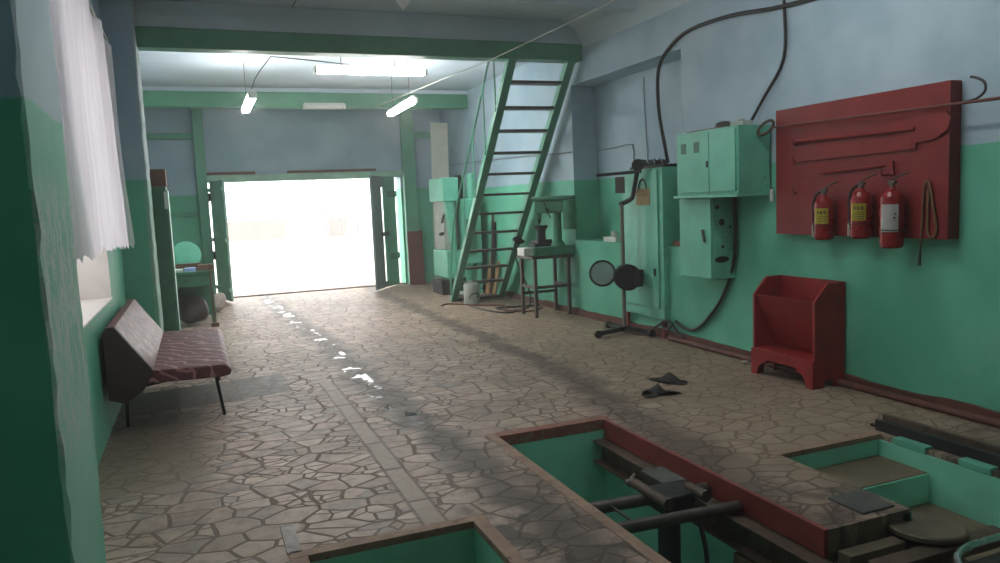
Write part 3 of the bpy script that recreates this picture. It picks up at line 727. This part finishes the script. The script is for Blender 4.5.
part('sight_plate', hs, MB().bar((4.66, 7.90, 1.775), (4.72, 7.80, 1.775), .02, .19), M_steel)
part('sight_wheel', hs, MB().cyl((4.76, 7.56, 1.99), (4.80, 7.63, 1.99), .07).bar((4.785, 7.58, 2.05), (4.83, 7.52, 2.035), .03, .02), M_black)

# ------------------------------------------------------------------ electrical cabinets
tc = thing('electrical_cabinet', 'tall mint cabinet set into the wall recess, card hung on its door', 'cabinet', (4.9, 7.68, .22))
part('body', tc, MB().box(4.875, 5.27, 7.25, 8.12, 1.062, 1.95, .006).box(4.875, 4.938, 7.25, 8.12, .22, 1.06, .004), M_mint2)
dr = part('door', tc, MB().box(4.855, 4.874, 7.33, 8.08, .34, 1.92, .005), M_mint)
part('handle', dr, MB().box(4.835, 4.854, 7.38, 7.40, .72, .80), M_black)
for y in (7.27, 8.06): part('leg', tc, MB().box(4.88, 4.92, y, y+.04, 0, .22), M_redcurb)
nc = thing('note_card', 'tan card hanging on the tall cabinet door', 'card', (4.85, 7.61, 1.52))
part('card', nc, MB().box(4.846, 4.852, 7.47, 7.76, 1.53, 1.72), M_card)
part('hook', nc, MB().tube([(4.848, 7.70, 1.71), (4.846, 7.67, 1.80), (4.846, 7.61, 1.83), (4.846, 7.56, 1.80), (4.848, 7.53, 1.71)], .008, 6), M_steel)
part('seam', nc, MB().box(4.843, 4.846, 7.48, 7.75, 1.645, 1.65), M_rust)
m = MB().box(4.92, 5.12, 7.28, 8.0, 1.952, 1.985, .004)
q = random.Random(4)
for k in range(22):
    y = 7.30+.03*k; m.bar((4.98, y, 1.98), (4.95, y+q.uniform(-.01, .03), 2.03+q.uniform(0, .03)), .012, .012, up=(0, 1, 0))
solo('toothed_strip', m, M_black, 'black toothed metal strip lying on the tall cabinet', 'scrap')
solo('small_box', MB().box(4.95, 5.07, 8.42, 8.74, NZ0, 1.125, .008).cyl((5.0, 8.54, 1.125), (5.0, 8.54, 1.20), .04), M_white, 'off-white little device on the recess ledge left of the tall cabinet', 'device')
solo('brick', MB().box(4.97, 5.08, 7.06, 7.2, NZ0, 1.12, .006), M_curb, 'reddish brick bit on the ledge between the cabinets', 'brick')

uc = thing('switch_cabinet', 'wide mint wall cabinet with two doors, hung high on the wall', 'cabinet', (4.75, 6.05, 1.61))
part('body', uc, MB().box(4.565, 4.938, 5.58, 6.52, 1.62, 2.235, .006), M_mint2)
d1 = part('door', uc, MB().box(4.548, 4.564, 5.99, 6.49, 1.65, 2.21, .004), M_mint)
d2 = part('door', uc, MB().box(4.548, 4.564, 5.61, 5.98, 1.65, 2.21, .004), M_mint)
part('handle', d1, MB().box(4.535, 4.547, 5.995, 6.015, 1.88, 1.94), M_black)
for y in (6.17, 6.38):
    part('vent', d1, MB().box(4.544, 4.548, y-.04, y+.04, 2.03, 2.13), M_dkgreen)
part('sill', uc, MB().box(4.53, 4.938, 5.56, 6.54, 1.595, 1.62, .004), M_mint)
lb = thing('fuse_box', 'narrow mint box under the wall cabinet with round holes in its side', 'cabinet', (4.8, 6.36, .79))
part('body', lb, MB().box(4.665, 4.938, 6.09, 6.62, .79, 1.594, .006), M_mint2)
d1 = part('door', lb, MB().box(4.648, 4.664, 6.10, 6.61, .80, 1.585, .004), M_mint)
part('handle', d1, MB().bar((4.64, 6.19, 1.16), (4.64, 6.22, 1.28), .02, .025, up=(1, 0, 0)), M_steel)
hl = MB()
for x, z, r_ in ((4.72, 1.50, .022), (4.77, 1.35, .034), (4.87, 1.30, .014), (4.78, 1.11, .016)): hl.cyl((x, 6.086, z), (x, 6.094, z), r_)
hl.prism([(4.77+.085*math.cos(a*math.pi/8), .985+.032*math.sin(a*math.pi/8)) for a in range(16)], 'y', 6.086, 6.094)
part('knockout', lb, hl, M_black)
solo('metal_bar', MB().box(4.70, 4.76, 6.08, 6.55, 2.236, 2.262, .003), M_steel, 'flat dark bar lying on top of the wall cabinet', 'bar')
solo('siren', MB().lathe([(.09, 0), (.09, .03), (.07, .06), (.02, .075)], (4.72, 5.97, 2.236)), M_steel, 'dull dome on top of the wall cabinet', 'siren')
solo('socket_box', MB().box(4.68, 4.80, 5.66, 5.84, 2.236, 2.285, .008).cyl((4.70, 5.70, 2.285), (4.70, 5.70, 2.30), .03), M_offwhite, 'pale flat box at the right on top of the wall cabinet', 'box')
pu = thing('pull_switch', 'white pull switch hanging off the right side of the wall cabinet', 'switch', (4.93, 5.52, 1.52))
part('body', pu, MB().cyl((4.90, 5.54, 1.54), (4.90, 5.54, 1.65), .016), M_white)
part('cord', pu, MB().tube([(4.90, 5.55, 1.65), (4.90, 5.56, 1.9), (4.92, 5.57, 2.2)], .004, 6), M_cable)

# cables on the right wall
solo('wall_cable', MB().tube([(4.92, 3.3, 3.10), (4.92, 4.0, 3.16), (4.92, 5.34, 3.23), (4.92, 6.1, 3.32), (4.92, 6.75, 3.33), (4.915, 7.12, 3.22), (4.91, 7.33, 3.02), (4.91, 7.34, 2.6), (4.93, 7.27, 2.2), (4.99, 7.30, 2.0)], .020, 8), M_cable,
     'thick black cable along the upper wall dropping to the tall cabinet', 'cable')
solo('wall_cable', MB().tube([(4.92, 5.42, 3.9), (4.92, 5.40, 3.3), (4.92, 5.40, 2.80), (4.90, 5.62, 2.5), (4.85, 5.78, 2.25)], .014, 8), M_cable, 'black cable hanging from the ceiling down to the wide wall cabinet', 'cable')
solo('wall_cable', MB().tube([(4.90, 6.05, 1.60), (4.90, 6.05, 1.2), (4.90, 6.09, .9), (4.915, 6.3, .55), (4.915, 6.6, .26), (4.915, 6.85, .16), (4.915, 7.1, .22)], .017, 8).tube([(4.87, 6.04, 1.60), (4.88, 6.03, 1.2), (4.88, 6.07, .9), (4.89, 6.26, .57), (4.89, 6.5, .33)], .012, 8), M_cable,
     'pair of black cables drooping from the wall cabinets to the floor', 'cable')
solo('wall_cable', MB().tube([(4.87, 7.08, .2), (4.86, 7.2, .12), (4.87, 7.32, .16), (4.86, 7.45, .1), (4.88, 7.2, .22), (4.87, 7.0, .12), (4.86, 6.86, .08)], .014, 8), M_cable, 'tangle of cable at the foot of the tall cabinet', 'cable')
solo('conduit', MB().tube([(5.31, 8.26, 3.1), (5.31, 8.24, 2.6), (5.31, 8.2, 2.1)], .005, 6), M_cablegrey, 'thin vertical wire at the back of the wall recess', 'wire')
solo('conduit', MB().tube([(4.925, 15.3, 2.42), (4.925, 12, 2.36), (4.925, 10.2, 2.3), (4.925, 9.52, 2.28)], .010, 6), M_cablegrey, 'grey horizontal wire along the wall behind the staircase', 'wire')
solo('conduit', MB().tube([(5.31, 9.46, 2.29), (5.31, 8.9, 2.30), (5.31, 8.55, 2.30), (5.31, 8.53, 2.1)], .008, 6, smooth=2), M_cablegrey, 'grey wire bent downward at the back of the wall recess', 'wire')

# ------------------------------------------------------------------ fire board and tools
fb = thing('fire_board', 'big dark red fire board mounted on the right wall', 'board', (4.88, 4.62, 1.25))
part('panel', fb, MB().box(4.825, 4.938, 3.725, 5.40, 1.25, 2.335, .005), M_red)
for y, z in ((5.15, 2.02), (5.15, 1.88), (4.25, 1.72), (5.15, 1.61)):
    part('hook', fb, MB().cyl((4.83, y, z), (4.79, y, z), .008, n=8).cyl((4.79, y, z), (4.785, y, z+.04), .008, n=8), M_red)
hk = thing('fire_hook', 'long dark red fire hook across the top of the board', 'fire hook', (4.77, 4.4, 2.15))
part('shaft', hk, MB().tube([(4.775, 5.38, 2.19), (4.775, 4.6, 2.178), (4.775, 3.30, 2.16)], .011, 8, smooth=1), M_brownred)
part('hook', hk, MB().tube([(4.775, 3.60, 2.165), (4.775, 3.50, 2.18), (4.775, 3.445, 2.22), (4.775, 3.45, 2.275), (4.775, 3.50, 2.31), (4.775, 3.545, 2.325)], .009, 8), M_black)
part('ring', hk, MB().tube([(4.775, 5.47+.10*math.cos(a*math.pi/6), 2.195+.05*math.sin(a*math.pi/6)-.03*math.cos(a*math.pi/6)) for a in range(12)], .013, 8, closed=True), M_rust)
sv = thing('shovel', 'red shovel with rounded blade, hung level on the board', 'shovel', (4.81, 4.45, 2.0))
part('shaft', sv, MB().tube([(4.806, 5.14, 2.045), (4.806, 4.6, 2.04), (4.806, 3.98, 2.035)], .016, 10, smooth=1), M_red)
part('blade', sv, MB().prism([(4.02, 2.125), (3.84, 2.145), (3.74, 2.13), (3.705, 2.08), (3.73, 2.0), (3.83, 1.945), (4.02, 1.935), (4.03, 2.03)], 'x', 4.806, 4.82, .002), M_red)
pb_ = solo('crowbar', MB().bar((4.812, 5.14, 1.885), (4.812, 3.99, 1.905), .018, .026).bar((4.812, 3.99, 1.895), (4.812, 3.985, 1.935), .018, .03, up=(0, 1, 0)), M_red, 'red crowbar hung under the shovel on the board', 'crowbar')
ax = thing('axe', 'small red axe above the fire extinguishers', 'axe', (4.80, 4.5, 1.75))
part('handle', ax, MB().tube([(4.81, 4.86, 1.765), (4.81, 4.5, 1.78), (4.81, 4.17, 1.795)], .012, 8, smooth=1), M_red)
part('head', ax, MB().prism([(4.23, 1.82), (4.16, 1.82), (4.16, 1.77), (4.145, 1.72), (4.245, 1.72), (4.23, 1.77)], 'x', 4.80, 4.82, .003), M_red)
def extinguisher(y, z0, z1, r_, lab, labmat, hose, x=4.735, group='fire extinguishers'):
    e = thing('fire_extinguisher', lab, 'fire extinguisher', (x, y, z0), group)
    H = z1-z0
    part('cylinder', e, MB().lathe([(r_*.8, 0), (r_*.97, .012), (r_, .03), (r_, H*.76), (r_*.93, H*.84), (r_*.68, H*.92), (r_*.3, H*.955), (r_*.26, H)], (x, y, z0), n=28), M_extred)
    # label wraps the side that faces the hall
    c = 3.36 if labmat == M_yellow else 3.42
    lo, hi = (.36, .70) if labmat == M_yellow else (.27, .72)
    def lf(u, v):
        a = c+.25-1.45*(u-.5); return (x+(r_+.0015)*math.cos(a), y+(r_+.0015)*math.sin(a), z0+H*(lo+(hi-lo)*v))
    lb_ = part('label', e, MB().sheet(lf, 10, 4, .0008), labmat, 'yellow label' if labmat == M_yellow else 'white label')
    mk = MB(); q = random.Random(int(y*100))
    def mark(u0, u1, v0, v1):
        def mf(u, v):
            a = c+.25-1.45*(u0+(u1-u0)*u-.5); R_ = r_+.0028
            return (x+R_*math.cos(a), y+R_*math.sin(a), z0+H*(lo+(hi-lo)*(v0+(v1-v0)*v)))
        mk.sheet(mf, 4, 1)
    if labmat == M_yellow:
        for k in range(3): mark(.18+.22*k, .32+.22*k, .62, .82)
        for k in range(4): mark(.15, .82-.1*(k % 2), .12+.11*k, .15+.11*k)
    else:
        mark(.16, .26, .62, .68); mark(.18, .30, .48, .54); mark(.18, .24, .40, .43)
    part('printing', lb_, mk, M_ink if labmat == M_lab else M_rope)
    v = part('valve', e, MB().cyl((x, y, z1-.005), (x, y, z1+.035), .02, n=14).box(x-.015, x+.015, y-.03, y+.03, z1+.02, z1+.045, .004), M_steel)
    part('lever', v, MB().tube([(x, y+.03, z1+.035), (x, y-.04, z1+.07), (x+.02, y-.12, z1+.10)], .007, 8), M_steel)
    if hose:
        part('hose', e, MB().tube([(x-.01, y+.03, z1+.02), (x-.02, y+r_*.9, z1-.01), (x-.03, y+r_*1.12, z1-.08), (x-.03, y+r_*1.1, z0+H*.55), (x-.03, y+r_*1.05, z0+.10)], .011, 8), M_black)
        part('nozzle', e, MB().cyl((x-.03, y+r_*1.1, z0+.12), (x-.03, y+r_*1.1, z0+.02), .012), M_offwhite)
    part('bracket', e, MB().tube([(x+r_*math.cos(a*math.pi/9)*1.03, y+r_*math.sin(a*math.pi/9)*1.03, z0+H*.30) for a in range(18)], .004, 6, closed=True).box(x+r_*.9, 4.824, y-.015, y+.015, z0+H*.28, z0+H*.32), M_black)
    return e
extinguisher(4.75, 1.225, 1.59, .078, 'leftmost fire extinguisher on the board, small with yellow label', M_yellow, True)
extinguisher(4.38, 1.245, 1.63, .078, 'middle fire extinguisher on the board, small with yellow label', M_yellow, True)
extinguisher(4.09, 1.185, 1.63, .082, 'biggest fire extinguisher, with white label, right of the yellow-labelled two', M_lab, False, x=4.72)
rp = thing('rope', 'thin brown rope loop hanging right of the extinguishers', 'rope', (4.80, 3.86, 1.05))
part('loop', rp, MB().tube([(4.81, 3.905, 1.62), (4.81, 3.88, 1.66), (4.81, 3.855, 1.62), (4.81, 3.82, 1.45), (4.81, 3.80, 1.32), (4.81, 3.835, 1.26), (4.81, 3.87, 1.30), (4.81, 3.87, 1.45), (4.81, 3.865, 1.6)], .009, 6), M_rope)
part('tail', rp, MB().tube([(4.81, 3.905, 1.62), (4.81, 3.915, 1.4), (4.81, 3.925, 1.2)], .008, 6), M_rope)
part('tassel', rp, MB().cyl((4.81, 3.925, 1.2), (4.81, 3.93, 1.06), .004, .014, n=10), M_black)

# ------------------------------------------------------------------ red sand box
sb = thing('sand_box', 'red wooden sand box on cut-out feet against the right wall', 'box', (4.76, 5.09, 0))
Y0, Y1, X0, X1 = 4.71, 5.45, 4.60, 4.925
side = [(X0, 0), (X0+.10, 0), (X0+.11, .07), (X1-.11, .07), (X1-.10, 0), (X1, 0), (X1, .87), (X0+.14, .87), (X0, .72)]
for y in (Y0, Y1-.025): part('side', sb, MB().prism(side, 'y', y, y+.025, .003), M_redbox)
part('back', sb, MB().box(X1-.022, X1, Y0+.026, Y1-.026, .16, .87, .003), M_redbox)
part('front', sb, MB().box(X0+.155, X0+.175, Y0+.026, Y1-.026, .24, .72, .003) if False else MB().prism([(X0+.005, .72), (X0+.028, .72), (X0+.245, .25), (X0+.22, .25)], 'y', Y0+.026, Y1-.026), M_redbox)
part('shelf', sb, MB().box(X0+.0, X1-.023, Y0+.026, Y1-.026, .215, .24, .003), M_redbox)
apr = [(Y0, 0), (Y0+.07, 0), (Y0+.09, .07), (Y0+.13, .11), (Y0+.17, .12), (Y0+.19, .145), (Y0+.22, .15), (Y1-.22, .15), (Y1-.19, .145), (Y1-.17, .12), (Y1-.13, .11), (Y1-.09, .07), (Y1-.07, 0), (Y1, 0), (Y1, .235), (Y0, .235)]
part('apron', sb, MB().prism(apr, 'x', X0-.022, X0-.001, .002), M_redbox)

# ------------------------------------------------------------------ small floor things
def rag(c, s, seed, z0, lab):
    q = random.Random(seed); ph = [q.uniform(0, 6) for _ in range(4)]
    def fn(u, v):
        a, b_ = u-.5, v-.5
        rr = 1+.25*math.sin(3*math.atan2(b_, a)+ph[0])
        h = .02+.05*max(0, math.sin(5*u+ph[1])*math.sin(4*v+ph[2]))*(1-2*max(abs(a), abs(b_)))*2
        return (c[0]+a*s[0]*rr, c[1]+b_*s[1]*rr, z0+h)
    return solo('rag', MB().sheet(fn, 18, 14, .012), M_cloth, lab, 'rag', 'rags on the floor')
rag((3.78, 5.58), (.22, .30), 2, -.008, 'dark rag with a raised corner on the floor before the red box')
rag((3.45, 5.27), (.26, .22), 5, -.008, 'flat dark rag nearer to the pit than the other rag')
solo('paper_scrap', MB().blob((4.77, 5.75, .015), (.05, .03, .018), 4, .3, 2, .0), M_lab, 'crumpled white paper scrap beside the red sand box', 'paper')

# ------------------------------------------------------------------ pit equipment
rl = thing('pit_rail', 'brown steel rail along the right edge of the long pit', 'rail', (2.66, 3.0, -.26))
part('web', rl, MB().box(2.675, 2.70, AN, 4.835, -.295, -.148), M_rust)
part('flange', rl, MB().box(2.60, 2.70, AN, 4.835, -.151, -.137, .003), M_rust)
part('flange', rl, MB().box(2.60, 2.70, AN, 4.835, -.305, -.292, .003), M_rust)
jk = thing('pit_jack', 'oily pit jack on two cross pipes over the long pit', 'jack', (2.35, 3.45, -.1))
part('cross_pipe', jk, MB().cyl((1.835, 3.31, -.07), (2.69, 3.31, -.10), .034), M_steel)
part('cross_pipe', jk, MB().cyl((1.835, 3.60, -.07), (2.69, 3.60, -.098), .036), M_steel)
part('carriage', jk, MB().box(2.31, 2.49, 3.44, 3.66, -.15, -.03, .012).box(2.33, 2.60, 3.60, 3.70, -.14, -.06, .01), M_black)
part('top_plate', jk, MB().box(2.45, 2.61, 3.69, 3.95, -.075, -.055, .003), M_cloth, 'flat grey plate')
for x in (2.275, 2.52):
    sr_ = part('roller', jk, MB().cyl((x, 3.74 if x < 2.4 else 3.55, -.035), (x, 3.40, -.035), .030), M_rust)
    part('end_cap', sr_, MB().cyl((x, 3.40, -.035), (x, 3.375, -.035), .034).cyl((x, 3.375, -.035), (x, 3.37, -.035), .02), M_steel)
part('knob', jk, MB().cyl((2.255, 3.74, -.03), (2.30, 3.76, .0), .016).cyl((2.27, 3.76, -.05), (2.27, 3.80, -.05), .02), M_steel)
part('post', jk, MB().cyl((2.30, 3.42, -.13), (2.30, 3.42, -1.4), .062), M_black)
part('link', jk, MB().bar((2.02, 3.60, -.065), (2.02, 3.31, -.065), .012, .012), M_steel)
solo('hose', MB().tube([(2.50, 3.42, -.10), (2.47, 3.36, -.2), (2.46, 3.30, -.35), (2.43, 3.25, -.7), (2.36, 3.2, -1.1), (2.3, 3.3, -1.48)], .013, 8), M_cable, 'black hose hanging from the jack into the long pit', 'hose')
# ledge between the long pit and the shallow one
struct('pit_ledge', MB().box(2.74, 3.30, 2.32, 2.695, -.30, -.15, .01).box(2.74, 3.10, 2.58, 2.66, -.15, -.09, .006), M_mud)
solo('plank', MB().box(3.0, 3.22, 2.75, 2.98, 0.0, .012, .004), M_cloth, 'dark flat sheet lying on the floor strip between the pits', 'sheet')
solo('timber', MB().box(2.78, 3.62, 2.42, 2.52, -.149, -.085, .006), M_rust, 'brown beam bridging the right pit under the round lid', 'beam', 'beams under the lid')
solo('timber', MB().box(2.95, 3.60, 2.62, 2.69, -.149, -.10, .006) if False else MB().box(2.80, 3.62, 2.24, 2.31, -.149, -.085, .006), M_steel, 'grey beam nearest the bottom edge under the round lid', 'beam', 'beams under the lid')
solo('round_cover', MB().lathe([(.165, 0), (.18, .008), (.18, .028), (.17, .035), (.13, .030), (.01, .028)], (3.27, 2.61, -.085), (.02, .03, 1), 36), M_lid, 'round dusty steel lid lying over the right pit', 'lid')
solo('chrome_pipe', MB().tube([(3.02, 2.22, -.07), (3.08, 2.30, -.045), (3.2, 2.335, -.035), (3.32, 2.34, -.035), (3.8, 2.34, -.04)], .018, 10), M_chrome, 'shiny bent pipe at the bottom right corner of the pit', 'pipe')
ir = thing('pit_rail', 'black steel angle along the right edge of the shallow pit', 'rail', (4.3, 2.5, 0))
part('rail', ir, MB().box(4.16, 4.20, AN, 3.72, 0, .075, .004).box(4.20, 4.34, AN, 3.80, 0, .02, .004), M_black)
for y0, y1 in ((3.28, 3.52), (2.86, 3.06)):
    part('block', ir, MB().box(4.088, 4.158, y0, y1, -.028, .014, .004), M_mint2, 'green painted block')
part('rail', ir, MB().box(4.34, 4.38, AN, 3.82, 0, .06, .004), M_rust)

# ------------------------------------------------------------------ light
w = bpy.data.worlds.new('overcast'); S.world = w; w.use_nodes = True
wt = w.node_tree; bg = wt.nodes['Background']; bg.inputs[0].default_value = (1.0, .985, .97, 1); bg.inputs[1].default_value = 4.2
def portal(name, loc, rot, sx, sy):
    l = bpy.data.lights.new(name, 'AREA'); l.shape = 'RECTANGLE'; l.size = sx; l.size_y = sy; l.cycles.is_portal = True
    o = bpy.data.objects.new(name, l); C.objects.link(o); o.location = loc; o.rotation_euler = rot
h = math.pi/2
portal('gate_daylight', ((GX0+GX1)/2, YG+.41, GZ/2), (-h, 0, 0), GX1-GX0, GZ)
portal('window_daylight', (-1.21, (WY0+WY1)/2, (WZ0+WZ1)/2), (0, -h, 0), WZ1-WZ0, WY1-WY0)

# scatter volume added over hall and yard to imitate lens veiling glare
def haze_mat():
    t = NT('glare_haze'); v = t.n('ShaderNodeVolumeScatter'); v.inputs['Color'].default_value = (1, .985, .98, 1)
    v.inputs['Density'].default_value = HAZE; v.inputs['Anisotropy'].default_value = .35
    t.l(v.outputs[0], t.out.inputs['Volume']); return t.m
HAZE = .0115
hz = finish('haze', MB().box(-1.05, 13, YB-.2, 60, -1.6, 4.2), haze_mat()); hz['kind'] = 'stuff'
tag(hz, 'thin haze added through the hall to imitate lens glare', 'haze')

S.view_settings.view_transform = 'Standard'; S.view_settings.look = 'None'
S.view_settings.exposure = 0.7; S.view_settings.gamma = 1.0; S.view_settings.use_curve_mapping = False
S.cycles.use_denoising = True
S.cycles.max_bounces = 8; S.cycles.diffuse_bounces = 5
S.cycles.sample_clamp_indirect = 8
